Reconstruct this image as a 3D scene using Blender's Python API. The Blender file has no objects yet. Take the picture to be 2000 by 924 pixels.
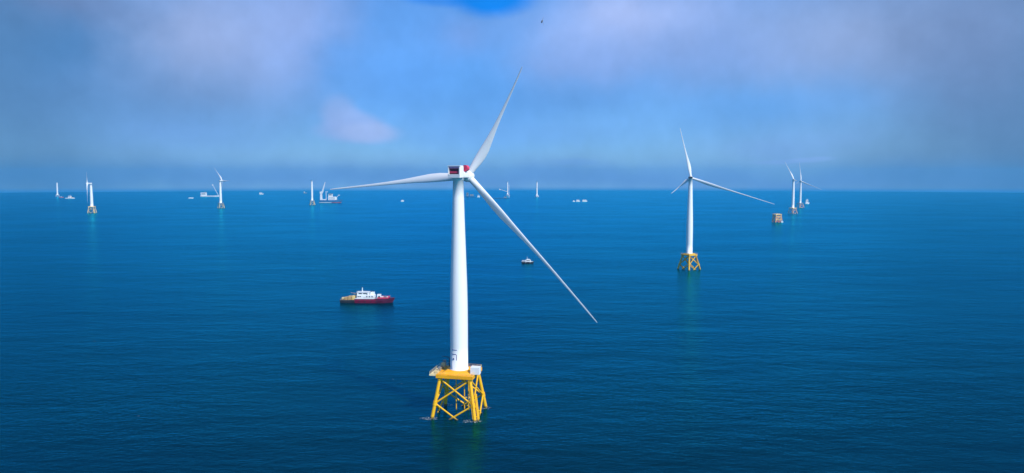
import bpy, math, random
from mathutils import Vector, Matrix
random.seed(7)
R = math.radians
C = bpy.context.scene
COL = C.collection

# ------------------------------------------------------------------ camera
F = 1430.0                      # focal length in photo pixels (photo 2000 x 924)
CAM_H = 102.0
PITCH = math.atan2(462 - 352, F)
cd = bpy.data.cameras.new("camera")
cam = bpy.data.objects.new("camera", cd); COL.objects.link(cam)
cd.sensor_width = 36; cd.lens = F / 2000 * 36
cd.clip_start = 1; cd.clip_end = 60000
cam.location = (0, 0, CAM_H)
cam.rotation_euler = (math.pi / 2 - PITCH, 0, 0)
C.camera = cam

# ------------------------------------------------------------------ light settings
SUN_EL, SUN_ROT = R(43), R(136)
HAZE_DENSITY = 7.5e-5
HAZE_COLOR = (0.10, 0.54, 0.90, 1)
SEA_RADIUS = 7300.0
C.view_settings.view_transform = 'Standard'
C.view_settings.look = 'None'
C.view_settings.exposure = 0.0
C.view_settings.gamma = 1.0
C.view_settings.use_curve_mapping = False
C.cycles.use_denoising = True
C.cycles.max_bounces = 6
C.cycles.volume_bounces = 1
C.cycles.sample_clamp_indirect = 4
C.cycles.filter_width = 1.5


def ray(px, py):
    v = Vector((px - 1000, F, 462 - py))
    c, s = math.cos(-PITCH), math.sin(-PITCH)
    return Vector((v.x, c * v.y - s * v.z, s * v.y + c * v.z))


def at_sea(px, py, z=0.0):
    r = ray(px, py)
    return Vector((0, 0, CAM_H)) + r * ((z - CAM_H) / r.z)


def at_depth(px, py, Y):
    r = ray(px, py)
    return Vector((0, 0, CAM_H)) + r * (Y / r.y)


def lin(c):
    return tuple((x / 255 / 12.92) if x / 255 <= .04045 else ((x / 255 + .055) / 1.055) ** 2.4 for x in c)


# ------------------------------------------------------------------ world: daylight sky with soft clouds
class NT:
    def __init__(s, tree):
        s.t = tree
        for n in list(tree.nodes): tree.nodes.remove(n)

    def n(s, typ, **kw):
        nd = s.t.nodes.new(typ)
        for k, v in kw.items(): setattr(nd, k, v)
        return nd

    def link(s, a, b): s.t.links.new(a, b)

    def put(s, sock, v):
        if isinstance(v, bpy.types.NodeSocket): s.link(v, sock)
        else: sock.default_value = v

    def m(s, op, *a, clamp=False):
        nd = s.n('ShaderNodeMath', operation=op); nd.use_clamp = clamp
        for i, v in enumerate(a): s.put(nd.inputs[i], v)
        return nd.outputs[0]

    def vm(s, op, a, b=None, out=0):
        nd = s.n('ShaderNodeVectorMath', operation=op)
        s.put(nd.inputs[0], a)
        if b is not None: s.put(nd.inputs[1], b)
        return nd.outputs[out]

    def mix(s, fac, a, b, blend='MIX'):
        nd = s.n('ShaderNodeMix', data_type='RGBA', blend_type=blend)
        s.put(nd.inputs['Factor'], fac)
        for k, v in ((6, a), (7, b)):
            if isinstance(v, tuple) and len(v) == 3: v = v + (1,)
            s.put(nd.inputs[k], v)
        return nd.outputs[2]

    def noise(s, vec, scale, detail=3, rough=.5):
        nd = s.n('ShaderNodeTexNoise'); nd.noise_dimensions = '3D'
        s.put(nd.inputs['Vector'], vec)
        nd.inputs['Scale'].default_value = scale
        nd.inputs['Detail'].default_value = detail
        nd.inputs['Roughness'].default_value = rough
        return nd

    def ramp(s, v, a, b, lo=0., hi=1., smooth=True):
        nd = s.n('ShaderNodeMapRange'); nd.interpolation_type = 'SMOOTHSTEP' if smooth else 'LINEAR'
        s.put(nd.inputs['Value'], v)
        nd.inputs['From Min'].default_value = a; nd.inputs['From Max'].default_value = b
        nd.inputs['To Min'].default_value = lo; nd.inputs['To Max'].default_value = hi
        return nd.outputs[0]


def build_world():
    w = bpy.data.worlds.new("World"); C.world = w; w.use_nodes = True
    t = NT(w.node_tree)
    tc = t.n('ShaderNodeTexCoord')
    d = t.vm('NORMALIZE', tc.outputs['Generated'])
    sp = t.n('ShaderNodeSeparateXYZ'); t.link(d, sp.inputs[0])
    x, y, z = sp.outputs
    zc = t.m('MAXIMUM', z, 0.03)
    cb = t.n('ShaderNodeCombineXYZ'); t.link(x, cb.inputs[0]); t.link(y, cb.inputs[1]); t.link(zc, cb.inputs[2])
    sky = t.n('ShaderNodeTexSky'); sky.sky_type = 'NISHITA'; sky.sun_disc = False
    sky.sun_elevation = SUN_EL; sky.sun_rotation = SUN_ROT
    sky.air_density = 1.0; sky.dust_density = 0.3; sky.ozone_density = 3.0
    t.link(t.vm('NORMALIZE', cb.outputs[0]), sky.inputs['Vector'])
    col = t.mix(1.0, sky.outputs[0], (0.55, 0.90, 1.35, 1), 'MULTIPLY')
    # soft cloud banks, laid out by bearing and elevation, edges broken by noise
    az = t.m('ARCTAN2', x, y)
    nz = t.noise(d, 7.0, 4, .55)
    nsp = t.n('ShaderNodeSeparateColor'); t.link(nz.outputs['Color'], nsp.inputs[0])
    az_w = t.m('ADD', az, t.m('MULTIPLY', t.m('SUBTRACT', nsp.outputs[0], .5), .16))
    z_w = t.m('ADD', z, t.m('MULTIPLY', t.m('SUBTRACT', nsp.outputs[1], .5), .06))
    # high general cloud cover outside of the lower sky
    pl = t.vm('SCALE', d); pl.node.inputs['Scale'].default_value = 1
    gen = t.noise(d, 3.0, 6, .55)
    gm = t.m('MULTIPLY', t.ramp(gen.outputs[0], .45, .65), t.ramp(z, .2, .45))
    col = t.mix(t.m('MULTIPLY', gm, .6), col, tuple(k * 10 for k in (.36, .48, .80)))

    def K(c): return tuple(k * 10 for k in lin(c))
    blobs = [
        # px, py, sx, sy, colour, strength
        (1000, 150, 900, 260, (92, 158, 240), .55),
        (1000, 352, 2600, 34, (112, 156, 220), .92),
        (0, 170, 260, 420, (80, 122, 166), .85),
        (2020, 210, 240, 420, (88, 124, 170), .90),
        (330, 180, 300, 110, (92, 139, 198), .70),
        (395, 60, 150, 100, (157, 178, 225), .85),
        (570, 50, 110, 110, (160, 186, 246), .70),
        (140, 85, 90, 60, (66, 128, 190), .50),
        (130, 5, 110, 30, (110, 132, 178), .60),
        (790, 140, 130, 90, (100, 166, 248), .70),
        (960, 160, 110, 120, (96, 166, 246), .6),
        (900, 75, 70, 35, (128, 166, 234), .60),
        (1650, 70, 260, 105, (152, 177, 225), .88),
        (1230, 45, 165, 70, (176, 198, 252), .95),
        (1140, 120, 110, 45, (138, 168, 228), .65),
        (1400, 110, 160, 60, (134, 168, 230), .60),
        (1080, 190, 150, 32, (98, 156, 226), .60),
        (1030, 255, 260, 35, (122, 180, 250), .55),
        (1500, 205, 160, 40, (106, 172, 246), .70),
        (1540, 285, 130, 30, (128, 170, 240), .50),
        (380, 270, 160, 40, (118, 165, 235), .45),
        (1880, 90, 90, 110, (110, 138, 186), .60),
    ]
    for px, py, sx, sy, c, st in blobs:
        r = ray(px, py).normalized(); a0 = math.atan2(r.x, r.y); z0 = r.z
        u = t.m('MULTIPLY', t.m('SUBTRACT', az_w, a0), F / sx)
        v = t.m('MULTIPLY', t.m('SUBTRACT', z_w, z0), F / sy)
        q = t.m('ADD', t.m('MULTIPLY', u, u), t.m('MULTIPLY', v, v))
        g = t.m('EXPONENT', t.m('MULTIPLY', q, -1.0))
        col = t.mix(t.m('MULTIPLY', g, st), col, K(c))
    # sharper features: blue gap and the little cumulus
    for px, py, sx, sy, c, st, slope in [
        (960, -6, 75, 34, (8, 138, 250), .95, 0),
        (865, -4, 70, 16, (30, 132, 240), .6, 0),
        (664, 222, 34, 34, (146, 180, 240), .75, 0),
        (704, 244, 62, 28, (152, 184, 243), .90, -.22),
        (684, 256, 60, 22, (154, 184, 243), .70, 0),
        (722, 260, 60, 20, (166, 192, 245), .75, 0),
        (1130, 318, 40, 7, (120, 170, 240), .35, 0),
        (1540, 312, 60, 4, (140, 178, 242), .5, .06),
        (1590, 309, 36, 5, (146, 184, 244), .5, 0),
    ]:
        r = ray(px, py).normalized(); a0 = math.atan2(r.x, r.y); z0 = r.z
        kw = .22
        aw = t.m('ADD', t.m('MULTIPLY', az_w, kw), t.m('MULTIPLY', az, 1 - kw))
        zw = t.m('ADD', t.m('MULTIPLY', z_w, kw), t.m('MULTIPLY', z, 1 - kw))
        ua = t.m('SUBTRACT', aw, a0)
        u = t.m('MULTIPLY', ua, F / sx)
        v = t.m('MULTIPLY', t.m('SUBTRACT', t.m('SUBTRACT', zw, z0), t.m('MULTIPLY', ua, slope)), F / sy)
        q = t.m('SQRT', t.m('ADD', t.m('MULTIPLY', u, u), t.m('MULTIPLY', v, v)))
        g = t.ramp(q, 1.35, .55)
        col = t.mix(t.m('MULTIPLY', g, st), col, K(c))
    # distance-blue just under the true horizontal, where the sky meets the sea
    col = t.mix(t.ramp(z, -.0075, -.0150), col, K((44, 134, 208)))
    puff = t.noise(d, 9.0, 6, .6)
    col = t.mix(1.0, col, t.ramp(puff.outputs[0], .3, .7, .93, 1.07, False), 'MULTIPLY')
    fine = t.noise(d, 26.0, 4, .55)
    col = t.mix(1.0, col, t.ramp(fine.outputs[0], .3, .7, .96, 1.04, False), 'MULTIPLY')
    bg = t.n('ShaderNodeBackground'); t.link(col, bg.inputs[0]); bg.inputs[1].default_value = 0.1
    out = t.n('ShaderNodeOutputWorld'); t.link(bg.outputs[0], out.inputs[0])


build_world()
sd = bpy.data.lights.new("sun", 'SUN'); sd.energy = 4.8; sd.angle = R(.5); sd.color = (1.0, .96, .90)
sun = bpy.data.objects.new("sun", sd); COL.objects.link(sun)
SUNV = Vector((math.sin(SUN_ROT) * math.cos(SUN_EL), math.cos(SUN_ROT) * math.cos(SUN_EL), math.sin(SUN_EL)))
sun.rotation_euler = (-SUNV).to_track_quat('-Z', 'Y').to_euler()
sun.location = (300, -300, 800)


# ------------------------------------------------------------------ materials
def paint(name, col, rough=.45, var=.08, scale=.35, spec=.4, streak=0., streak_col=(.30, .16, .06), metal=0., wet=False):
    m = bpy.data.materials.new(name); m.use_nodes = True
    t = NT(m.node_tree)
    tc = t.n('ShaderNodeTexCoord')
    v = tc.outputs['Object']
    n1 = t.noise(v, scale, 5, .6)
    c = t.mix(t.ramp(n1.outputs[0], .3, .7, 0, 1), tuple(k * (1 - var) for k in col), tuple(min(1, k * (1 + var)) for k in col))
    if streak:
        mp = t.n('ShaderNodeMapping'); t.link(v, mp.inputs[0]); mp.inputs['Scale'].default_value = (1, 1, .10)
        n2 = t.noise(mp.outputs[0], 1.6, 5, .65)
        c = t.mix(t.m('MULTIPLY', t.ramp(n2.outputs[0], .56, .74), streak), c, streak_col)
    if wet:
        sz = t.n('ShaderNodeSeparateXYZ'); t.link(v, sz.inputs[0])
        wl = t.m('ADD', sz.outputs[2], t.m('MULTIPLY', n1.outputs[0], 1.2))
        c = t.mix(t.ramp(wl, 1.6, .9, 0, .85), c, (.10, .085, .03))
    p = t.n('ShaderNodeBsdfPrincipled'); t.link(c, p.inputs['Base Color'])
    n3 = t.noise(v, scale * 4, 3, .5)
    t.link(t.ramp(n3.outputs[0], .3, .7, max(.05, rough - .08), rough + .1, False), p.inputs['Roughness'])
    p.inputs['Specular IOR Level'].default_value = spec
    p.inputs['Metallic'].default_value = metal
    o = t.n('ShaderNodeOutputMaterial'); t.link(p.outputs[0], o.inputs[0])
    return m


M = dict(
    tower=paint('tower_white', (.84, .84, .84), .38, .02, .06, .4, .10, (.62, .62, .60)),
    blade=paint('blade_white', (.78, .79, .80), .35, .02, .05),
    nacelle=paint('nacelle_white', (.80, .80, .80), .4, .03, .3, .4, .15, (.5, .5, .5)),
    maroon=paint('maroon_panel', (.13, .015, .035), .5, .25, .8),
    mauve=paint('faded_mauve', (.50, .24, .42), .5, .15, .6),
    crimson=paint('crimson_paint', (.68, .045, .11), .45, .12, .6),
    pinkred=paint('faded_red', (.42, .10, .12), .5, .2, .6, .3, .3, (.2, .08, .05)),
    yellow=paint('offshore_yellow', (.86, .46, .004), .45, .06, .25, .4, .50, (.42, .17, .015), wet=True),
    deck=paint('deck_orange', (.90, .40, .003), .55, .12, .3, .3, .35, (.50, .17, .01)),
    yellow_pale=paint('pale_yellow', (.80, .58, .22), .5, .10, .3, .3, .4, (.30, .16, .06)),
    grating=paint('pale_grating', (.74, .60, .32), .6, .2, .6),
    white=paint('ship_white', (.78, .79, .80), .4, .03, .3, .4, .12, (.45, .35, .28)),
    grey=paint('grey_steel', (.22, .24, .26), .5, .15, .5),
    dark=paint('dark_steel', (.035, .038, .045), .5, .2, .5),
    glass=paint('dark_glass', (.02, .03, .045), .12, .1, .5, .5),
    hullred=paint('hull_red', (.19, .005, .034), .45, .15, .25, .4, .35, (.12, .02, .03)),
    hulldark=paint('hull_black', (.028, .028, .035), .5, .3, .3, .4, .35, (.16, .10, .06)),
    hullblue=paint('hull_blue', (.03, .14, .32), .45, .15, .1),
    hullmaroon=paint('hull_maroon', (.085, .004, .028), .45, .2, .3, .4, .4, (.20, .03, .06)),
    ochre=paint('weathered_ochre', (.70, .40, .03), .5, .15, .35, .35, .75, (.26, .12, .03), wet=True),
    tan=paint('tan_cargo', (.46, .30, .13), .6, .3, .7, .3, .3, (.16, .09, .05)),
    orange=paint('rust_orange', (.85, .46, .22), .55, .2, .3, .3, .35, (.22, .08, .05)),
    mark=paint('dark_marking', (.20, .16, .34), .5, .1, .8),
    tip_mark=paint('tip_mark_dark', (.13, .14, .16), .7, .2, 3.),
)


def sea_material():
    m = bpy.data.materials.new('sea_water'); m.use_nodes = True
    t = NT(m.node_tree)
    tc = t.n('ShaderNodeTexCoord'); v = tc.outputs['Object']

    def mapped(rot, sx, sy):
        mp = t.n('ShaderNodeMapping'); t.link(v, mp.inputs[0])
        mp.inputs['Rotation'].default_value = (0, 0, R(rot)); mp.inputs['Scale'].default_value = (sx, sy, 1)
        return mp.outputs[0]
    swell = t.noise(mapped(38, .40, 1), 1 / 21, 4, .55)
    chop = t.noise(mapped(24, .5, 1), 1 / 5.5, 5, .65)
    rip = t.noise(mapped(-8, .6, 1), 1 / 1.9, 4, .6)
    h = t.m('ADD', t.m('MULTIPLY', swell.outputs[0], 1.2),
            t.m('ADD', t.m('MULTIPLY', chop.outputs[0], .70), t.m('MULTIPLY', rip.outputs[0], .28)))
    calm = t.noise(mapped(35, .45, 1), 1 / 120, 4, .55)
    h = t.m('MULTIPLY', h, t.ramp(calm.outputs[0], .36, .64, .45, 1.25))
    bp = t.n('ShaderNodeBump'); bp.inputs['Strength'].default_value = 1.0; bp.inputs['Distance'].default_value = 1.0
    t.link(h, bp.inputs['Height'])
    # wind lanes: slow changes of the body colour of the water
    lane = t.noise(mapped(42, .28, 1), 1 / 190, 5, .6)
    big = t.noise(mapped(0, .5, 1), 1 / 900, 3, .5)
    f = t.ramp(t.m('ADD', t.m('MULTIPLY', lane.outputs[0], .5), t.m('MULTIPLY', big.outputs[0], .5)), .38, .62)
    body = t.mix(f, (.0005, .0155, .0235), (.0002, .0170, .041))
    # body colour turns paler where the chop noise is high
    body = t.mix(t.m('MULTIPLY', t.ramp(chop.outputs[0], .52, .75), .55), body, (.0008, .038, .070))
    foamn = t.noise(mapped(10, .5, 1), 1 / 2.4, 2, .5)
    foamg = t.noise(v, 1 / 37, 2, .5)
    foam = t.m('MULTIPLY', t.ramp(foamn.outputs[0], .735, .775), t.ramp(foamg.outputs[0], .60, .67))
    body = t.mix(foam, body, (.55, .62, .68))
    gust = t.noise(mapped(50, .24, 1), 1 / 62, 5, .6)
    body = t.mix(1.0, body, t.ramp(gust.outputs[0], .32, .68, .58, 1.22, False), 'MULTIPLY')
    body = t.mix(1.0, body, t.ramp(big.outputs[0], .36, .64, .80, 1.18, False), 'MULTIPLY')
    df = t.n('ShaderNodeSubsurfaceScattering'); df.falloff = 'BURLEY'; t.link(body, df.inputs['Color'])
    df.inputs['Scale'].default_value = 9.0; df.inputs['Radius'].default_value = (1, 1, 1)
    bp2 = t.n('ShaderNodeBump'); bp2.inputs['Strength'].default_value = .45; bp2.inputs['Distance'].default_value = 1.0
    t.link(h, bp2.inputs['Height']); t.link(bp2.outputs[0], df.inputs['Normal'])
    gl = t.n('ShaderNodeBsdfGlossy'); gl.inputs['Color'].default_value = (.030, .68, .92, 1)
    gl.inputs['Roughness'].default_value = .19; t.link(bp.outputs[0], gl.inputs['Normal'])
    fr = t.n('ShaderNodeFresnel'); fr.inputs['IOR'].default_value = 1.33; t.link(bp.outputs[0], fr.inputs['Normal'])
    mx = t.n('ShaderNodeMixShader'); t.link(fr.outputs[0], mx.inputs[0])
    t.link(df.outputs[0], mx.inputs[1]); t.link(gl.outputs[0], mx.inputs[2])
    o = t.n('ShaderNodeOutputMaterial'); t.link(mx.outputs[0], o.inputs[0])
    return m


# ------------------------------------------------------------------ mesh helpers
class MB:
    def __init__(s): s.v = []; s.f = []; s.sm = []

    def add(s, vs, fs, smooth=False):
        b = len(s.v); s.v += [tuple(q) for q in vs]
        s.f += [tuple(b + i for i in f) for f in fs]; s.sm += [smooth] * len(fs)
        return s

    def box(s, c, d, rz=0., taper=1.0):
        cx, cy, cz = c; hx, hy, hz = d[0] / 2, d[1] / 2, d[2] / 2
        ca, sa = math.cos(rz), math.sin(rz); vs = []
        for z in (-1, 1):
            k = taper if z > 0 else 1
            for x, y in ((-1, -1), (1, -1), (1, 1), (-1, 1)):
                X, Y = x * hx * k, y * hy * k
                vs.append((cx + X * ca - Y * sa, cy + X * sa + Y * ca, cz + z * hz))
        return s.add(vs, [(3, 2, 1, 0), (4, 5, 6, 7), (0, 1, 5, 4), (1, 2, 6, 5), (2, 3, 7, 6), (3, 0, 4, 7)])

    def tube(s, a, b, r0, r1=None, n=10):
        a, b = Vector(a), Vector(b); r1 = r0 if r1 is None else r1
        d = (b - a).normalized(); u = d.orthogonal().normalized(); w = d.cross(u)
        vs = []
        for p, r in ((a, r0), (b, r1)):
            for i in range(n):
                k = 2 * math.pi * i / n
                vs.append(p + u * (r * math.cos(k)) + w * (r * math.sin(k)))
        s.add(vs, [(i, (i + 1) % n, n + (i + 1) % n, n + i) for i in range(n)], True)
        return s.add([vs[i] for i in range(n)] + [vs[n + i] for i in range(n)],
                     [tuple(range(n))[::-1], tuple(range(n, 2 * n))])

    def lathe(s, c, prof, n=32):
        cx, cy = c; vs = []
        for r, z in prof:
            for i in range(n):
                k = 2 * math.pi * i / n
                vs.append((cx + r * math.cos(k), cy + r * math.sin(k), z))
        fs = []
        for j in range(len(prof) - 1):
            for i in range(n):
                fs.append((j * n + i, j * n + (i + 1) % n, (j + 1) * n + (i + 1) % n, (j + 1) * n + i))
        s.add(vs, fs, True)
        m = len(prof) - 1
        return s.add([vs[i] for i in range(n)] + [vs[m * n + i] for i in range(n)],
                     [tuple(range(n))[::-1], tuple(range(n, 2 * n))])

    def loft(s, rings, cap=True, smooth=True):
        n = len(rings[0]); vs = [q for r in rings for q in r]; fs = []
        for j in range(len(rings) - 1):
            for i in range(n):
                fs.append((j * n + i, j * n + (i + 1) % n, (j + 1) * n + (i + 1) % n, (j + 1) * n + i))
        s.add(vs, fs, smooth)
        if cap:
            s.add(rings[0], [tuple(range(n))[::-1]]); s.add(rings[-1], [tuple(range(n))])
        return s

    def build(s, name, mat, parent=None, bevel=0, loc=None):
        me = bpy.data.meshes.new(name); me.from_pydata(s.v, [], s.f); me.update()
        me.polygons.foreach_set('use_smooth', s.sm)
        me.materials.append(mat)
        o = bpy.data.objects.new(name, me); COL.objects.link(o)
        if parent is not None: o.parent = parent
        if loc is not None: o.location = loc
        if bevel:
            b = o.modifiers.new('bevel', 'BEVEL'); b.width = bevel; b.segments = 2; b.limit_method = 'ANGLE'
        return o


def thing(name, label, cat, loc, group=None, rz=0.):
    o = bpy.data.objects.new(name, None); COL.objects.link(o)
    o.empty_display_size = 5
    o.location = loc; o.rotation_euler = (0, 0, rz)
    o['label'] = label; o['category'] = cat
    if group: o['group'] = group
    return o


# ------------------------------------------------------------------ sea and haze
def build_sea():
    mb = MB(); n = 192; vs = [(0, 3000, 0)]; fs = []
    radii = [400, 1500, 4000, SEA_RADIUS]
    vs = [(0, 0, 0)]
    for r in radii:
        for i in range(n):
            k = 2 * math.pi * i / n; vs.append((r * math.cos(k), r * math.sin(k), 0))
    for i in range(n): fs.append((0, 1 + i, 1 + (i + 1) % n))
    for j in range(len(radii) - 1):
        a, b = 1 + j * n, 1 + (j + 1) * n
        for i in range(n): fs.append((a + i, b + i, b + (i + 1) % n, a + (i + 1) % n))
    mb.add(vs, fs)
    o = mb.build('sea', sea_material()); o['kind'] = 'structure'


def build_haze():
    mb = MB(); s = SEA_RADIUS * 2 + 400
    mb.box((0, 0, (214 - 1) / 2), (s, s, 215))
    m = bpy.data.materials.new('haze_air'); m.use_nodes = True
    t = NT(m.node_tree)
    pv = t.n('ShaderNodeVolumePrincipled')
    pv.inputs['Color'].default_value = HAZE_COLOR
    pv.inputs['Density'].default_value = HAZE_DENSITY
    pv.inputs['Anisotropy'].default_value = 0.1
    o = t.n('ShaderNodeOutputMaterial'); t.link(pv.outputs[0], o.inputs['Volume'])
    ob = mb.build('haze', m); ob['kind'] = 'stuff'
    ob.visible_shadow = True


build_sea()
build_haze()


# ------------------------------------------------------------------ wind turbines
def rot2(x, y, a):
    return (x * math.cos(a) - y * math.sin(a), x * math.sin(a) + y * math.cos(a))


def blade(parent, hub, tip, n, scale=1.0, bow=1.0, flip=1, pitch=0.):
    e = (tip - hub); L = e.length; e.normalize()
    tang = n.cross(e).normalized() * flip
    nn = e.cross(tang).normalized()
    if nn.dot(n) < 0: nn = -nn
    st = [(0.00, 3.1, 3.1, 0), (.035, 3.1, 3.1, 0), (.08, 3.5, 2.7, .15), (.14, 4.3, 2.0, .5), (.20, 4.7, 1.6, .8),
          (.27, 4.45, 1.25, .9), (.36, 3.3, .95, .75), (.46, 2.3, .72, .5), (.57, 1.7, .5, .32), (.68, 1.3, .36, .2),
          (.79, 1.0, .26, .14), (.89, .82, .22, .1), (.96, .66, .17, .06), (1.0, .38, .10, 0)]
    rings = []
    for r, c, th, off in st:
        c *= scale; th *= scale
        be = R(26 * (1 - r) ** 2 + 2 + pitch)
        cdv = tang * math.cos(be) + nn * math.sin(be)
        tdv = e.cross(cdv).normalized()
        p = hub + e * (L * r + (1.0 * scale if r == 0 else 0)) + nn * (bow * 4 * r * (1 - r)) * scale
        ring = []
        for i in range(18):
            k = 2 * math.pi * i / 18
            xx = math.cos(k); yy = math.sin(k)
            blend = min(1, off * 1.6)
            tk = 1 - blend * .55 * max(0, xx) ** 1.2
            ring.append(p + cdv * (xx * c / 2 + off * scale) + tdv * (yy * th / 2 * tk))
        rings.append(ring)
    return MB().loft(rings).build('blade', M['blade'], parent)


def jacket(root, rot, deck_z, wt=6.7, wb=9.5, leg_r=.72, mats=None, landing=True, det=2, tower_r=3.8):
    my, md = (mats or (M['yellow'], M['deck']))
    zt = deck_z - 1.5; zn = deck_z * .335
    nseg = 14 if det > 1 else 8

    def P(sx, sy, z):
        k = (z - 0) / zt; w = wb + (wt - wb) * k
        x, y = rot2(sx * w, sy * w, rot)
        return Vector((x, y, z))
    cs = [(-1, -1), (1, -1), (1, 1), (-1, 1)]
    for sx, sy in cs:
        m = MB(); m.tube(P(sx, sy, -4), P(sx, sy, zt + .2), leg_r * 1.12, leg_r, nseg)
        m.tube(P(sx, sy, zn - .9), P(sx, sy, zn + .9), leg_r * 1.35, leg_r * 1.35, nseg)
        m.tube(P(sx, sy, zt - 1.0), P(sx, sy, zt + .1), leg_r * 1.4, leg_r * 1.5, nseg)
        m.build('leg', my, root)
    for i in range(4):
        a, b = cs[i], cs[(i + 1) % 4]
        for z0, z1 in ((zn, zt - .5), (-deck_z * .30, zn)):
            m = MB(); br = leg_r * .50
            m.tube(P(*a, z0), P(*b, z1), br, br, nseg - 2)
            m.tube(P(*b, z0), P(*a, z1), br, br, nseg - 2)
            m.build('cross_brace', my, root)
    # deck
    m = MB(); hw = wt + 1.5
    x, y = rot2(0, 0, rot)
    m.box((x, y, deck_z - .75), (hw * 2, hw * 2, 1.5), rot)
    dk = m.build('deck', md, root, bevel=.08)
    m = MB()
    ring = lambda h, z: [Vector((*rot2(sx * h, sy * h, rot), z)) for sx, sy in cs]
    m.loft([ring(wt - .2, deck_z + .01), ring(tower_r + .9, deck_z + 1.0)], smooth=False)
    m.build('transition_piece', md, root, bevel=.06)
    # railing
    m = MB(); q = hw - .15
    pts = [rot2(sx * q, sy * q, rot) for sx, sy in cs]
    for i in range(4):
        a = Vector((*pts[i], deck_z)); b = Vector((*pts[(i + 1) % 4], deck_z))
        for hh in (.6, 1.2):
            m.tube(a + Vector((0, 0, hh)), b + Vector((0, 0, hh)), .05, .05, 4)
        for k in range(8):
            p = a.lerp(b, k / 8); m.tube(p, p + Vector((0, 0, 1.2)), .05, .05, 4)
    m.build('railing', M['yellow_pale'], root)
    if det > 1:
        # left cantilever walkway with its gear
        m = MB(); xx, yy = rot2(-hw - 1.45, 0, rot)
        m.box((xx, yy, deck_z - .30), (2.9, hw * 1.98, .55), rot); m.build('walkway', M['grating'], root)
        m = MB()
        for k in range(9):
            x1, y1 = rot2(-hw - 2.8, -hw * .95 + k * hw * .2375, rot)
            m.tube((x1, y1, deck_z - .1), (x1, y1, deck_z + 1.1), .06, .06, 4)
        a = rot2(-hw - 2.8, -hw * .95, rot); b = rot2(-hw - 2.8, hw * .95, rot)
        for hh in (.5, 1.1): m.tube((*a, deck_z + hh), (*b, deck_z + hh), .05, .05, 4)
        m.build('walkway_railing', M['grating'], root)
        for ky, w, hgt, mt in ((-4.6, 1.5, .9, 'grating'), (-1.2, 1.1, 1.7, 'grey'), (1.6, 1.3, 1.2, 'dark'), (4.4, 1.4, 2.3, 'grating'), (6.4, 1.2, 3.0, 'grey')):
            x1, y1 = rot2(-hw - .5, ky, rot)
            MB().box((x1, y1, deck_z - .08 + hgt / 2), (w, w * 1.2, hgt), rot).build('control_cabinet', M[mt], root, bevel=.05)
        # davit crane
        m = MB(); x1, y1 = rot2(-hw + 1.6, hw - 1.4, rot)
        m.tube((x1, y1, deck_z), (x1, y1, deck_z + 4.2), .22, .18, 8)
        m.tube((x1, y1, deck_z + 4.1), (x1 - 3.4, y1 - 2.0, deck_z + 5.2), .17, .1, 8)
        m.build('davit_crane', M['dark'], root)
        # white container on the front right corner
        x1, y1 = 7.4, -5.2
        cb = MB().box((x1, y1, deck_z + 1.62), (4.0, 3.0, 3.2), rot).build('equipment_container', M['white'], root, bevel=.08)
        m = MB()
        for k in range(9):
            dx_, dy_ = rot2(-1.8 + k * .45, -1.53, rot)
            m.box((x1 + dx_, y1 + dy_, deck_z + 1.6), (.12, .06, 2.9), rot)
        m.build('corrugation', M['white'], cb)
        # small post and box on right rear corner
        x1, y1 = rot2(hw - .8, 1.5, rot)
        MB().box((x1, y1, deck_z + .9), (1.3, 2.2, 1.8), rot).build('winch', M['yellow_pale'], root, bevel=.05)
        # cable tubes under the deck
        for cxp, cyp, zb in ((-2.5, 3.5, -3), (1.0, 4.5, -3), (3.0, 4.2, -3)):
            x1, y1 = rot2(cxp, cyp, rot)
            MB().tube((x1, y1, zb), (x1, y1, zt), .22, .22, 8).build('cable_tube', my, root)
        m = MB(); x1, y1 = rot2(2.5, 2.5, rot)
        m.box((x1, y1, zn + .1), (4.2, 1.4, .25), rot); m.build('rest_platform', M['yellow_pale'], root)
    if landing:
        # boat landing and ladder by the front right leg
        m = MB()
        for off in (1.2, 2.9):
            p0 = P(1, -1, -3); p1 = P(1, -1, zt * .62)
            d = Vector((*rot2(1.35, off - 1.0, rot), 0))
            m.tube(p0 + d, p1 + d, .30, .30, 8)
            for z in (1.8, 6.0, 9.6):
                m.tube(P(1, -1, z), P(1, -1, z) + d, .18, .18, 6)
        for k in range(14):
            z = .4 + k * .72
            b = P(1, -1, z); m.tube(b + Vector((*rot2(1.35, .2, rot), 0)), b + Vector((*rot2(1.35, 1.9, rot), 0)), .07, .07, 5)
        m.build('boat_landing', my, root)
        m = MB()
        for off in (-.35, .35):
            p0 = P(1, -1, 1); p1 = P(1, -1, zt)
            d = Vector((*rot2(off - .2, -1.15, rot), 0))
            m.tube(p0 + d, p1 + d, .09, .09, 5)
        for k in range(int(zt / .6) - 1):
            b = P(1, -1, 1.2 + k * .6) + Vector((*rot2(-.2, -1.15, rot), 0))
            dx = Vector((*rot2(.35, 0, rot), 0)); m.tube(b - dx, b + dx, .05, .05, 4)
        m.build('ladder', my, root)


TP = [(.12, 1.0), (.25, 1.0), (.34, .98), (.44, .88), (.55, .70), (.66, .50), (.78, .30), (.9, .12)]


def tower(root, zb, zt, r0, r1, n=40, bands=True):
    prof = [(r0 + .25, zb), (r0 + .25, zb + .35), (r0, zb + .36)]
    H = zt - zb
    for t_, q in TP: prof.append((r1 + (r0 - r1) * q, zb + H * t_))
    prof += [(r1, zt - .4), (r1 + .12, zt - .38), (r1 + .12, zt)]
    return MB().lathe((0, 0), prof, n).build('tower', M['tower'], root)


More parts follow.
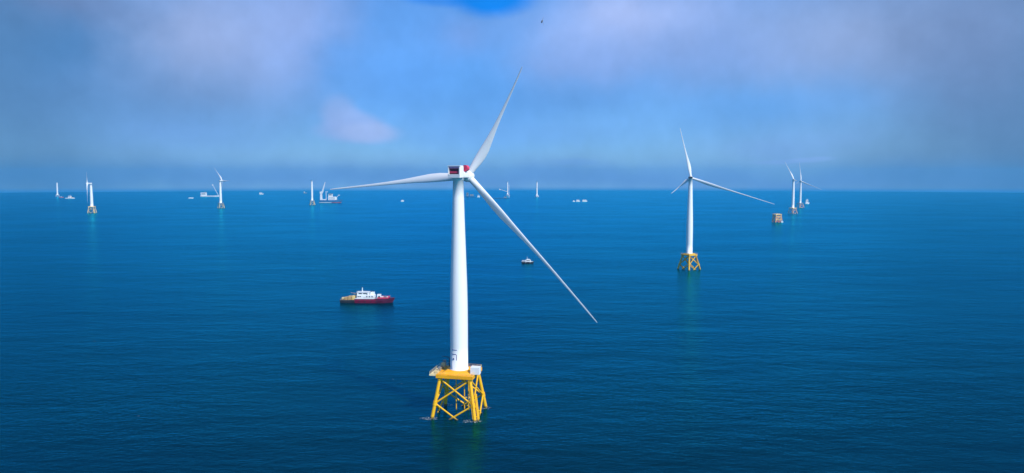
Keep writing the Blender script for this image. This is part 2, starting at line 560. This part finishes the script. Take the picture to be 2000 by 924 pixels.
def turbine(px, base_row, deck_z, hub_row, tips, yaw, label, jrot, r0=3.8, r1=2.25, big=1, r_=None, mats=None,
            tips3=None, nac=(6.0, 12.0, 5.6), flip=1, group='turbines with rotors', det=1, bscale=1., bow=1.0, cap='nacelle', oh_=7.0, leg_r=.72, jw=(6.7, 9.5)):
    loc = at_sea(px, base_row)
    root = thing('wind_turbine', label, 'wind turbine', loc, group)
    hz = at_depth(px, hub_row, loc.y).z
    jacket(root, jrot, deck_z, det=det, mats=mats, tower_r=min(r0, jw[0] - 1.6), leg_r=leg_r, wt=jw[0], wb=jw[1])
    a = R(yaw); n = Vector((math.sin(a), math.cos(a), 0))
    s = Vector((math.cos(a), -math.sin(a), 0))
    W, Ln, Hn = nac
    ztop = hz - Hn * .22
    tower(root, deck_z + 1.0, ztop, r0, r1, 48 if det > 1 else 24, det > 0)
    # nacelle: tall box at the rear, lower generator housing ahead of the tower
    oh = oh_ * W / 6
    back = -Ln * .30; front = oh - 2.4

    def B(mb, c, d, **k):
        p = n * c[1] + s * c[0]
        return mb.box((p.x, p.y, c[2]), d, -a, **k)
    zc = ztop + .15 + Hn / 2

    def body(x_w, y0_, y1_, z0_, z1_, ex=.3):
        rings = []
        for yv, k in ((y0_, .95), (y0_ + .35, 1), (y1_ - .8, 1), (y1_, .86)):
            rg = []
            for i in range(20):
                th = 2 * math.pi * i / 20
                cx_, sz_ = math.cos(th), math.sin(th)
                X = math.copysign(abs(cx_) ** ex, cx_) * x_w / 2 * k
                Z = (z0_ + z1_) / 2 + math.copysign(abs(sz_) ** ex, sz_) * (z1_ - z0_) / 2 * k
                p = n * yv + s * X
                rg.append(Vector((p.x, p.y, Z)))
            rings.append(rg)
        return MB().loft(rings, smooth=False)
    top = ztop + .15 + Hn
    nc = body(W * .86, back, front, ztop + .1, ztop + Hn * .60, .45).build('nacelle', M['nacelle'] if cap == 'nacelle' else M['grey'], root)
    if det > 1:
        body(W, back - .1, back + 2.9, ztop + .15, top, .16).build('rear_housing', M['nacelle'], nc)
        m = MB(); yb = back - .45
        for xx in (-W / 2 + .22, W / 2 - .22): B(m, (xx, yb, zc + .45), (.42, .7, Hn * .80))
        B(m, (0, yb, zc + Hn * .46), (W + .35, .9, .36))
        B(m, (0, yb, zc - Hn * .33), (W, .7, 1.5))
        m.build('rear_frame', M['nacelle'], nc, bevel=.06)
        m = MB(); B(m, (0, back - .16, zc + .55), (W - .9, .1, Hn * .62)); m.build('cooler_panel', M['maroon'], nc)
        m = MB(); B(m, (0, back - .30, zc - .1), (W - 1.6, .2, .7)); m.build('cooler_duct', M['crimson'], nc)
        m = MB(); B(m, (0, back - .45, zc + Hn * .35), (W - .9, .5, .75)); m.build('red_band', M['mauve'], nc)
        m = MB(); p = n * (back + 2) + s * 1.5
        m.tube((p.x, p.y, top), (p.x, p.y, top + 1.6), .06, .04, 5); m.build('wind_mast', M['grey'], nc)
        m = MB(); p = n * (back + 4.9) + s * 2.5; zz = ztop + Hn * .60 + 1.2
        m.tube((p.x - n.x * 1.0, p.y - n.y * 1.0, zz), (p.x + n.x * .8, p.y + n.y * .8, zz), 1.4, 1.3, 20)
        m.build('red_drum', M['crimson'], nc)
        m = MB(); B(m, (0, back + 3.0, ztop - .45), (W * .55, 2.6, .9)); m.build('yaw_housing', M['nacelle'], nc, bevel=.05)
    else:
        m = MB(); B(m, (0, back - .1, ztop + Hn * .34), (W * .74, .25, Hn * .42)); m.build('rear_panel', M['dark'] if cap != 'nacelle' else M['grey'], nc)
    # hub
    hub = n * oh + Vector((0, 0, hz))
    rr = []
    for d_, r_ in ((-2.6, 1.9), (-2.2, 2.35), (-.8, 2.6), (.9, 2.5), (2.2, 1.9), (3.0, 1.1), (3.3, .35)):
        r_ *= W / 6
        rg = []
        for i in range(20):
            th = 2 * math.pi * i / 20
            rg.append(hub + n * d_ * (W / 6) + s * (r_ * math.cos(th)) + Vector((0, 0, r_ * math.sin(th))))
        rr.append(rg)
    hb = MB().loft(rr).build('hub', M['nacelle'], root)
    O = Vector((0, 0, CAM_H)) - loc
    for i in range(3):
        if tips3: tip = hub + s * tips3[i][0] + Vector((0, 0, tips3[i][1]))
        else:
            r = ray(*tips[i]); k = (hub - O).dot(n) / r.dot(n); tip = O + r * k
        blade(root, hub, tip, n, bscale, bow, flip)
    return root, n, s, ztop


# nearest turbine
T1, n1, s1, zt1 = turbine(897.5, 806, 18.7, 343.5, [(1020, 130), (645, 370), (1166, 630)], 30,
                          'largest, nearest white wind turbine on a bright yellow four-legged lattice base', R(-12),
                          r0=3.85, nac=(6.1, 8.6, 5.4), oh_=7.6, det=2, bscale=.90, bow=1.6)
# small dark painted signs low on the tower
tw = [o for o in T1.children if o.name.startswith('tower')][0]
for a0, a1, z0, z1 in ((-138, -100, 28.6, 28.9), (-139, -105, 26.7, 27.0), (-105, -101, 24.3, 26.7), (-128, -120, 24.4, 25.2)):
    m = MB(); k = max(2, int((a1 - a0) / 4)); vs = []; fs = []
    for i in range(k + 1):
        t_ = R(a0 + (a1 - a0) * i / k)
        for zz in (z0, z1):
            rz_ = 3.85
            for rr_ in (rz_ - .1, rz_ + .05):
                vs.append((rr_ * math.cos(t_), rr_ * math.sin(t_), zz))
    for i in range(k):
        b = i * 4; c = b + 4
        fs += [(b + 1, c + 1, c + 3, b + 3), (b + 3, c + 3, c + 2, b + 2), (b, c, c + 1, b + 1)]
    fs += [(0, 1, 3, 2), (k * 4, k * 4 + 2, k * 4 + 3, k * 4 + 1)]
    m.add(vs, fs).build('painted_marking', M['mark'], tw)

turbine(1345.5, 526, 17.5, 347.5, [(1328, 250), (1311, 378), (1513, 399)], 18,
        'mid-distance white wind turbine on a yellow lattice base, its long blade pointing lower right', R(32), det=1,
        r0=3.6, r1=2.1, nac=(5.4, 11, 4.2), bscale=.82, cap='dark', bow=1.2, mats=(M['ochre'], M['ochre']), leg_r=1.0, jw=(5.1, 8.7))

# far turbines
turbine(431.5, 406.5, 18, 353.0, [(417.5, 327), (449, 353), (431, 378)], 30,
        'small far white wind turbine with a single blade raised to the upper left', R(40),
        r0=4.4, r1=3.2, det=0, nac=(7, 12, 5), mats=(M['yellow_pale'], M['grey']), bscale=1.3)
turbine(180.0, 416, 20, 358.5, None, -118,
        'far white wind turbine seen edge-on, its rotor a thin line beside the tower', R(8),
        r0=4.3, r1=3.1, det=0, nac=(7, 11, 5), mats=(M['yellow_pale'], M['yellow_pale']),
        tips3=[(-2, 36), (-34, -60), (30, -38)], bscale=1.5, bow=.2, oh_=8.5)
turbine(1548.0, 417.5, 17.5, 351, [(1533, 316), (1557, 353.5), (1548.5, 380)], 25,
        'nearer and thicker of the two far wind turbines standing close together', R(30),
        r0=4.2, r1=3.0, det=0, nac=(6.5, 11, 5), mats=(M['orange'], M['yellow_pale']), bscale=1.05)
turbine(1562.5, 406, 17, 354, [(1561.5, 317), (1606, 371), (1555, 359)], 25,
        'thinner of the two close far turbines, one blade straight up, one down right', R(20),
        r0=3.9, r1=2.8, det=0, nac=(6.5, 11, 5), mats=(M['orange'], M['grey']), bscale=1.05)


def bare_tower(px, base_row, top_row, label, r0, r1, deck_z=18, mats=None, jrot=.5):
    loc = at_sea(px, base_row)
    root = thing('turbine_tower', label, 'turbine tower', loc, 'bare towers waiting for rotors')
    jacket(root, jrot, deck_z, det=0, landing=False, mats=mats or (M['yellow_pale'], M['grey']), tower_r=r0)
    tower(root, deck_z + 1.0, at_depth(px, top_row, loc.y).z, r0, r1, 20, False)
    return root


bare_tower(609.8, 400.5, 352.4, 'bare white turbine tower without blades, standing just beside the crane ship', 4.0, 3.4)
bare_tower(112.4, 384, 356.3, 'faint bare white tower at the horizon, leftmost upright in the photo', 4.4, 4.0, 12, (M['white'], M['white']))
bare_tower(1048.5, 385, 354.6, 'bare white tower rising alone on the horizon, right of the nearest turbine', 4.8, 4.2, 10, (M['white'], M['white']))
bare_tower(991.3, 383, 354.4, 'pale bare tower on the horizon close behind the faint crane barge', 4.0, 3.6, 12, (M['white'], M['white']))

# towerless foundation
loc = at_sea(1517.5, 434.0)
fnd = thing('jacket_foundation', 'orange and pale yellow lattice base with no tower on it, low on the water', 'foundation', loc)
jacket(fnd, R(10), 19.5, wt=6.6, wb=8.3, leg_r=1.05, det=0, landing=False, mats=(M['orange'], M['yellow_pale']), tower_r=3.2)
for zz, w in ((13.2, 14.4), (7.0, 15.5), (2.2, 16.8)):
    m = MB()
    for sx, sy, dx, dy in ((0, -1, 1, 0), (0, 1, 1, 0), (-1, 0, 0, 1), (1, 0, 0, 1)):
        x_, y_ = rot2(sx * w / 2, sy * w / 2, R(10))
        m.box((x_, y_, zz), ((w if dx else 1.2), (w if dy else 1.2), 1.3), R(10))
    m.build('ring_walkway', M['pinkred'] if zz < 3 else M['yellow_pale'], fnd)


# ------------------------------------------------------------------ ships and boats (local x = forward, z = 0 at the waterline)
def hull(root, L, B, D, mat, bow=1.25, stern=1.0, name='hull', z0=-1.0, fine=.28, nst=16, x0=None, x1=None):
    rings = []
    a, b = (-L / 2 if x0 is None else x0), (L / 2 if x1 is None else x1)
    for i in range(nst + 1):
        x = a + (b - a) * i / nst
        u = (x + L / 2) / L
        w = 1.0
        if u > 1 - fine: w = max(.03, 1 - ((u - (1 - fine)) / fine) ** 2.0)
        if u < .08: w = .86 + .14 * (u / .08)
        top = D * (1 + (bow - 1) * max(0, (u - .55) / .45) ** 2 + (stern - 1) * max(0, (.25 - u) / .25) ** 2)
        rake = max(0, (u - .8) / .2) ** 2 * D * .7
        wl = w * (.86 if u < .85 else .86 - .5 * (u - .85) / .15)
        rings.append([Vector((x, -B / 2 * wl, z0)), Vector((x + rake * .5, -B / 2 * w, top * .55)), Vector((x + rake, -B / 2 * w, top)),
                      Vector((x + rake, B / 2 * w, top)), Vector((x + rake * .5, B / 2 * w, top * .55)), Vector((x, B / 2 * wl, z0))])
    return MB().loft(rings, smooth=False).build(name, mat, root)


def bx(root, name, c, d, mat, rz=0., taper=1., bevel=.05):
    return MB().box(c, d, rz, taper).build(name, M[mat], root, bevel=bevel)


def windows(par, xs, y, z, w=.9, h=.8, mat='glass'):
    for x in xs:
        MB().box((x, y, z), (w, .08, h)).build('window', M[mat], par)


# --- red and white supply vessel (bow to the right)
p = at_sea(716, 590.5)
S = thing('supply_vessel', 'red hulled work ship with white wheelhouse and tan deck cargo, left of the nearest turbine', 'ship', p, rz=R(-2))
hull(S, 43, 9.5, 3.7, M['hullred'], 1.1, 1.0, 'hull', x0=-9, x1=9, fine=.2)
hull(S, 43, 9.5, 3.7, M['hullmaroon'], 1.1, 1.0, 'bow_hull', x0=9, fine=.2)
hull(S, 43, 9.3, 2.5, M['hulldark'], 1.0, 1.0, 'stern_hull', x1=-9)
m = MB()
for yy in (-4.2, 4.2): m.box((14.5, yy * .93, 4.4), (9, .16, 1.0))
m.box((18.9, 0, 4.6), (.2, 5.2, 1.2)); m.build('bulwark', M['crimson'], S)
bx(S, 'deck', (3.0, 0, 3.76), (24, 8.2, .12), 'grey')
bx(S, 'side_stripe', (-.5, -4.72, 3.85), (16.5, .3, .6), 'white')
h1 = bx(S, 'deckhouse', (-.2, .3, 5.0), (14.6, 6.8, 2.9), 'white')
windows(h1, [-6.2, -4.6, 1.0, 3.2, 5.4], -3.15, 5.3, 1.0, .9)
MB().box((2.5, -3.15, 4.25), (9.2, .08, .3)).build('handrail', M['grey'], h1)
h2 = bx(S, 'wheelhouse', (-2.6, .4, 7.45), (9.6, 5.8, 2.3), 'white')
MB().box((-4.6, -2.53, 7.7), (2.7, .08, .85)).build('window', M['glass'], h2)
MB().box((-.6, -2.53, 7.7), (3.4, .08, .8)).build('window', M['glass'], h2)
MB().box((1.0, -2.53, 6.8), (.8, .08, 1.5)).build('door', M['grey'], h2)
bx(S, 'wheelhouse_roof', (-2.6, .4, 8.75), (10.4, 6.4, .25), 'white')
bx(S, 'funnel', (5.0, .8, 7.5), (3.6, 3.0, 2.6), 'white', taper=.85)
m = MB(); m.tube((-3.4, 0, 8.8), (-3.4, 0, 12.6), .38, .25, 8); m.box((-3.4, 0, 11.3), (.3, 2.6, .25)); m.box((-3.4, 0, 10.2), (1.2, .3, .3))
m.build('mast', M['white'], S)
bx(S, 'radar', (-3.4, 0, 12.7), (.3, 1.9, .3), 'dark')
w1 = bx(S, 'deck_store', (10.6, .5, 5.3), (3.0, 3.2, 3.0), 'white')
MB().box((10.9, -1.13, 4.7), (1.6, .08, 1.6)).build('door', M['dark'], w1)
bx(S, 'winch', (13.6, -.8, 4.5), (1.4, 2.2, 1.5), 'white'); bx(S, 'windlass', (15.8, .3, 4.5), (2.0, 2.4, 1.5), 'grey')
bx(S, 'anchor_block', (18.0, -1.9, 4.6), (1.2, .9, 1.4), 'white')
MB().tube((20.0, 0, 3.4), (20.3, 0, 6.4), .12, .08, 6).build('bow_post', M['grey'], S)
# stern cargo of tan crates and pipes on deck
GR = 'tan cargo on the stern deck'
cargo = [(-19.6, 0.2, 2.2, 2.6, 1.9, 'grating'), (-16.8, -.6, 2.6, 5.2, 2.3, 'tan'), (-13.6, 0.2, 3.2, 6.2, 3.0, 'tan'), (-10.4, .4, 2.4, 6.0, 3.4, 'yellow_pale')]
lab = ['pale low crate at the very stern of the red ship', 'low tan crate second from the stern of the red ship',
       'large tan crate in the middle of the red ship stern cargo', 'tallest pale yellow crate, beside the white deckhouse of the red ship']
ca, sa = math.cos(R(-2)), math.sin(R(-2))
for (x, y, w, d, h, mt), lb in zip(cargo, lab):
    o = MB().box((0, 0, h / 2), (w, d, h)).build('cargo_crate', M[mt], None, bevel=.08)
    o.location = p + Vector((x * ca - y * sa, x * sa + y * ca, 2.25)); o.rotation_euler = (0, 0, R(-2))
    o['label'] = lb; o['category'] = 'crate'; o['group'] = GR
m = MB()
for k in range(12):
    x = -21 + k * 1.1
    m.tube((x, -4.3, 2.2), (x, -4.3, 3.4), .07, .07, 4)
m.tube((-21, -4.3, 3.4), (-8.9, -4.3, 3.4), .07, .07, 4); m.tube((-21, -4.3, 2.8), (-8.9, -4.3, 2.8), .05, .05, 4)
m.build('stern_railing', M['tan'], S)
for x0_, x1_, y_, z_ in ((-7.2, 7.0, -4.35, 3.8), (-7.4, 2.2, -2.75, 8.9), (9, 18, -3.6, 3.8)):
    m = MB(); k = 10
    for i in range(k + 1):
        xx = x0_ + (x1_ - x0_) * i / k; m.tube((xx, y_, z_), (xx, y_, z_ + 1.0), .045, .045, 4)
    for hh in (.5, 1.0): m.tube((x0_, y_, z_ + hh), (x1_, y_, z_ + hh), .045, .045, 4)
    m.build('railing', M['white'], S)
m = MB(); m.tube((4.2, .8, 8.8), (4.2, .8, 9.8), .35, .35, 8); m.tube((5.8, .8, 8.7), (5.8, .8, 9.6), .3, .3, 8); m.build('exhaust', M['dark'], S)
m = MB(); m.tube((-8.6, 1.2, 3), (-8.6, 1.2, 7.4), .3, .25, 8); m.tube((-8.6, 1.2, 7.2), (-13.5, .6, 8.0), .22, .12, 6); m.build('deck_crane', M['tan'], S)
MB().tube((-4.2, .2, 12.2), (-2.6, .2, 12.2), .06, .06, 5).build('antenna', M['grey'], S)
m = MB()
for k in range(7):
    x = -18.5 + k * 4.6
    bm_ = 4.62 if abs(x) < 12 else 4.2
    m.lathe((x, -bm_ - .25), [(.2, 1.3), (.38, 1.5), (.38, 2.1), (.2, 2.3)], 10)
m.build('fenders', M['dark'], S)

# --- small crew boat (bow right)
p = at_sea(1030, 514.2)
S = thing('crew_boat', 'small white and dark blue crew boat just left of the long lower blade', 'boat', p, rz=R(-8))
hull(S, 14.0, 5.0, 1.9, M['hulldark'], 1.25, 1.0, 'hull', z0=-.5)
hull(S, 14.2, 5.15, .5, M['white'], 1.6, 1.0, 'bulwark', z0=0).location = (0, 0, 1.75)
h = bx(S, 'cabin', (.9, .2, 3.2), (6.4, 3.6, 2.2), 'white', taper=.94)
MB().box((1.2, -1.72, 3.45), (4.4, .1, .75)).build('window', M['glass'], h)
bx(S, 'flybridge', (1.0, .2, 4.7), (3.6, 3.0, .9), 'white'); bx(S, 'aft_canopy', (-4.4, 0, 3.3), (4.6, 3.6, .25), 'white')
m = MB(); m.tube((-6.2, -1.5, 2), (-6.2, -1.5, 3.3), .08, .08, 5); m.tube((-6.2, 1.5, 2), (-6.2, 1.5, 3.3), .08, .08, 5); m.build('canopy_posts', M['white'], S)
m = MB(); m.tube((-.2, .2, 5.1), (-.2, .2, 8.2), .22, .12, 6); m.box((-.2, .2, 6.6), (.25, 1.8, .2)); m.build('mast', M['white'], S)
m = MB(); m.tube((-2.6, -2.7, .9), (-1.2, -2.7, .9), .45, .45, 8); m.tube((3.0, -2.6, .9), (4.2, -2.5, .9), .45, .45, 8); m.build('fenders', M['grey'], S)

# --- crane vessel by the bare tower
p = at_sea(645, 396.4)
S = thing('crane_ship', 'long crane ship with raised white jib and blue hull, beside a bare tower', 'ship', p)
hull(S, 96, 22, 13, M['hullblue'], 1.1, 1.0, 'hull')
hull(S, 97, 22.6, 3.2, M['pinkred'], 1.0, 1.0, 'waterline_band', z0=-.8, x0=8)
hull(S, 97, 22.6, 3.2, M['white'], 1.0, 1.0, 'stern_waterline_band', z0=-.8, x1=8)
bx(S, 'pedestal', (-40, 0, 27), (9, 9, 30), 'white', taper=.8)
h = bx(S, 'crane_cab', (-40, 0, 46), (10, 9, 9), 'white')
m = MB(); m.tube((-38, -2, 46), (-21, -2, 93), 1.6, .8, 6); m.tube((-34, 3, 46), (-21, 1, 93), 1.6, .8, 6)
for k in range(8):
    a = Vector((-38, -2, 46)).lerp(Vector((-21, -2, 93)), k / 8); b = Vector((-34, 3, 46)).lerp(Vector((-21, 1, 93)), (k + 1) / 8)
    m.tube(a, b, .5, .5, 4)
m.build('jib', M['white'], S)
m = MB(); m.tube((-44, 0, 50), (-46, 0, 58), .8, .5, 5); m.tube((-46, 0, 58), (-21, 0, 93), .25, .25, 4); m.build('backstay', M['grey'], S)
m = MB(); m.tube((-18, 0, 13), (-18, 0, 50), 1.3, 1.3, 6); m.box((-15, 0, 50), (10, 2.2, 2.2)); m.build('deck_leg', M['white'], S)
h = bx(S, 'accommodation', (9, 0, 20.5), (32, 18, 15), 'white')
for r_ in range(3): windows(h, [-4 + k * 3.6 for k in range(8)], -9.05, 16 + r_ * 4.4, 1.6, 1.6)
h = bx(S, 'bridge', (2, 0, 34), (16, 16, 12), 'white'); MB().box((2, -8.05, 36), (13, .2, 3)).build('window', M['glass'], h)
bx(S, 'helideck', (2, 0, 41.2), (19, 19, 1.4), 'grey')
m = MB(); m.tube((24, 0, 20), (39, 0, 35), 1.5, 1.2, 6); m.box((40, 0, 35), (7, 5, 3)); m.box((26, 0, 20), (8, 10, 12)); m.build('bow_crane', M['white'], S)
bx(S, 'deck_cargo', (-27, 0, 14.5), (20, 14, 4), 'white')


def small_ship(px0, px1, row, label, cat='boat', name='workboat', hullmat='white', B=None, hh=None, blocks=(), mast=None, boom=None, rz=0., group='small vessels near the horizon'):
    p = at_sea((px0 + px1) / 2, row); k = p.length / 1
    dep = (p - Vector((0, 0, CAM_H))).dot(Vector((0, math.cos(PITCH), -math.sin(PITCH))))
    mpp = dep / F; L = (px1 - px0) * mpp
    S = thing(name, label, cat, p, group, rz)
    D = (hh or 1.6) * mpp
    hull(S, L * .94, B or L * .26, D, M[hullmat], 1.2, 1.0)
    for nm, x0, x1, z0, z1, mt in blocks:
        X0, X1 = (x0 - (px0 + px1) / 2) * mpp, (x1 - (px0 + px1) / 2) * mpp
        bw = (B or L * .26) * .72
        o = bx(S, nm, ((X0 + X1) / 2, 0, (z0 + z1) / 2 * mpp), (X1 - X0, bw, (z1 - z0) * mpp), mt, bevel=.1)
        if nm in ('cabin', 'accommodation'):
            MB().box(((X0 + X1) / 2, -bw / 2 - .06, (z0 * .4 + z1 * .6) * mpp), ((X1 - X0) * .7, .12, (z1 - z0) * mpp * .22)).build('window', M['glass'], o)
    if mast:
        x, z0, z1 = mast; X = (x - (px0 + px1) / 2) * mpp
        MB().tube((X, 0, z0 * mpp), (X, 0, z1 * mpp), .35 * mpp, .25 * mpp, 6).build('mast', M['white'], S)
    if boom:
        x0, z0, x1, z1 = boom; c = (px0 + px1) / 2
        m = MB(); m.tube(((x0 - c) * mpp, 0, z0 * mpp), ((x1 - c) * mpp, 0, z1 * mpp), .5 * mpp, .35 * mpp, 6)
        m.box(((x1 - c) * mpp, 0, z1 * mpp), (1.6 * mpp, 1.6 * mpp, 2.2 * mpp))
        m.build('jib', M['white'], S)
    return S


small_ship(391.5, 429, 384.4, 'pale cargo ship with boxy stern block and thin raised jib', 'ship', 'cargo_ship',
           blocks=(('accommodation', 393, 403.5, 1.4, 8.2, 'white'), ('funnel', 400, 402, 8.2, 9.6, 'grey'), ('deck_gear', 406, 409, 1.4, 2.6, 'grey')), hh=2.2, boom=(427, 2, 416, 23), B=20)
small_ship(368, 377.6, 387.8, 'low flat white barge left of the boxy pale cargo ship', 'barge', 'barge', hh=1.5, blocks=(('deck_cargo', 370, 375, 1.4, 1.9, 'white'),))
small_ship(115.6, 124.2, 386.3, 'tiny pinkish boat beside the leftmost bare tower', hullmat='pinkred', hh=1.4, blocks=(('cabin', 118.5, 121, 1.2, 2.4, 'white'),))
small_ship(127.7, 146, 388, 'pale low barge with a small deckhouse, left of the edge-on turbine', 'barge', 'barge', hh=1.5,
           blocks=(('cabin', 134, 139, 1.4, 5.2, 'white'), ('deck_cargo', 139.5, 142, 1.4, 2.6, 'orange')), mast=(137, 5, 7.5))
small_ship(506.3, 514.2, 380, 'small square white boat alone on the horizon, between a far turbine and the bare tower', hh=1.8, blocks=(('cabin', 507, 512, 1.7, 4.0, 'white'),))
small_ship(782.8, 788.2, 393.8, 'tiny white boat under the nearest turbine\'s left blade', hh=1.9, blocks=(('cabin', 784.5, 787.5, 1.7, 3.4, 'white'),))
small_ship(592.6, 599, 377.7, 'very faint tiny boat on the horizon just left of the bare tower', hh=1.4, blocks=(('cabin', 593.5, 595.5, 1.2, 3.2, 'white'),), hullmat='grey')
small_ship(1118.4, 1122.8, 394, 'smallest of three white boats in a row under the horizon', hh=1.4, blocks=(('cabin', 1119.5, 1121.5, 1.2, 2.6, 'white'),))
small_ship(1125, 1132.2, 394, 'middle boat of the three white boats in a row', hh=1.7, blocks=(('cabin', 1126, 1131, 1.6, 3.8, 'white'),))
small_ship(1136.6, 1146.6, 394, 'longest and rightmost of three white boats in a row', hh=1.7, blocks=(('cabin', 1138, 1145, 1.6, 3.9, 'white'),))
small_ship(1572.5, 1580, 398.3, 'upright white boat with a tall cabin, behind the thinner far turbine', hh=2.2,
           blocks=(('cabin', 1573.6, 1578.2, 2.0, 8.0, 'white'),), mast=(1576, 8, 10.5))
small_ship(1525.2, 1529.2, 434.6, 'tiny white boat moored against the towerless orange base', hh=1.6, blocks=(('cabin', 1526, 1528.2, 1.5, 4.0, 'white'),))
small_ship(962, 996, 387.6, 'faint crane barge on the horizon with a stubby jib, behind the nearest lower blade', 'barge', 'crane_barge', hh=1.3, hullmat='hullblue',
           blocks=(('deckhouse', 984, 990, 1.3, 3.2, 'grey'),), mast=(994.2, 1, 27), boom=(992, 13, 976, 17.5), B=20)
small_ship(909, 927, 384.6, 'faint grey ship half hidden behind the nearest turbine\'s tower', 'ship', 'cargo_ship', hh=2.0, hullmat='hullblue',
           blocks=(('accommodation', 911, 915, 1.8, 8.2, 'grey'), ('deck_cargo', 918, 925, 1.8, 5.0, 'grey')))
small_ship(932, 937, 385.4, 'tiny white boat just under the root of the nearest lower blade', hh=1.7, blocks=(('cabin', 933, 936, 1.6, 4.4, 'white'),))

# thin white water round the jacket legs of the nearest turbine
fm = bpy.data.materials.new('foam_white'); fm.use_nodes = True
t = NT(fm.node_tree); tc = t.n('ShaderNodeTexCoord')
n_ = t.noise(tc.outputs['Object'], 1.3, 5, .65)
pb = t.n('ShaderNodeBsdfPrincipled'); pb.inputs['Base Color'].default_value = (.55, .62, .66, 1); pb.inputs['Roughness'].default_value = .8
t.link(t.ramp(n_.outputs[0], .50, .62, 0, .75), pb.inputs['Alpha'])
oo = t.n('ShaderNodeOutputMaterial'); t.link(pb.outputs[0], oo.inputs[0])
m = MB(); rnd = random.Random(3)
for sx, sy in ((-1, -1), (1, -1), (1, 1), (-1, 1)):
    cx_, cy_ = rot2(sx * 9.5, sy * 9.5, R(-12))
    vs = [(cx_ - 1.0, cy_ - .3, 0)] ; k = 22
    for i in range(k):
        a_ = 2 * math.pi * i / k; rr_ = 1.5 + rnd.random() * 1.1
        vs.append((cx_ - 1.0 + math.cos(a_) * rr_ * 1.9, cy_ - .3 + math.sin(a_) * rr_, 0))
    m.add(vs, [(0, 1 + i, 1 + (i + 1) % k) for i in range(k)])
o = m.build('foam', fm, None, loc=T1.location + Vector((0, 0, .004))); o['kind'] = 'stuff'

# --- winged dark sliver added to stand in for the upper blade's outer tip
b0 = at_depth(1058.5, 42, 330)
V = lambda x, z, y=0: Vector((x, y, z))
rings = []
for t_, r_ in ((-1, .05), (-.7, .16), (0, .26), (.6, .2), (.85, .13), (1.05, .03)):
    c = Vector((.16 * t_, 0, .42 * t_))
    rings.append([c + Vector((r_ * math.cos(2 * math.pi * i / 8), r_ * math.sin(2 * math.pi * i / 8), 0)) for i in range(8)])
m = MB().loft(rings)
for sg in (-1, 1):
    pts = [(0, .35), (.55, .55), (1.25, .15), (.6, .2), (0, -.1)]
    top = [Vector((.1 + .15 * sg * 0 + a_ * .25, sg * a_ * .3 - .0, .1 + sg * (a_ * .85) + b_ * .3)) for a_, b_ in pts]
    bot = [q + Vector((.05, 0, 0)) for q in top]
    k = len(top)
    m.add(top + bot, [tuple(range(k)), tuple(range(2 * k - 1, k - 1, -1))] + [(i, (i + 1) % k, k + (i + 1) % k, k + i) for i in range(k)])
o = m.build('tip_mark', M['tip_mark'], None, loc=b0); o.scale = (1.5, 1.5, 1.7)
o['label'] = 'tiny dark winged sliver high in the sky, standing in for the outer tip of the upper blade'; o['category'] = 'tip_mark'
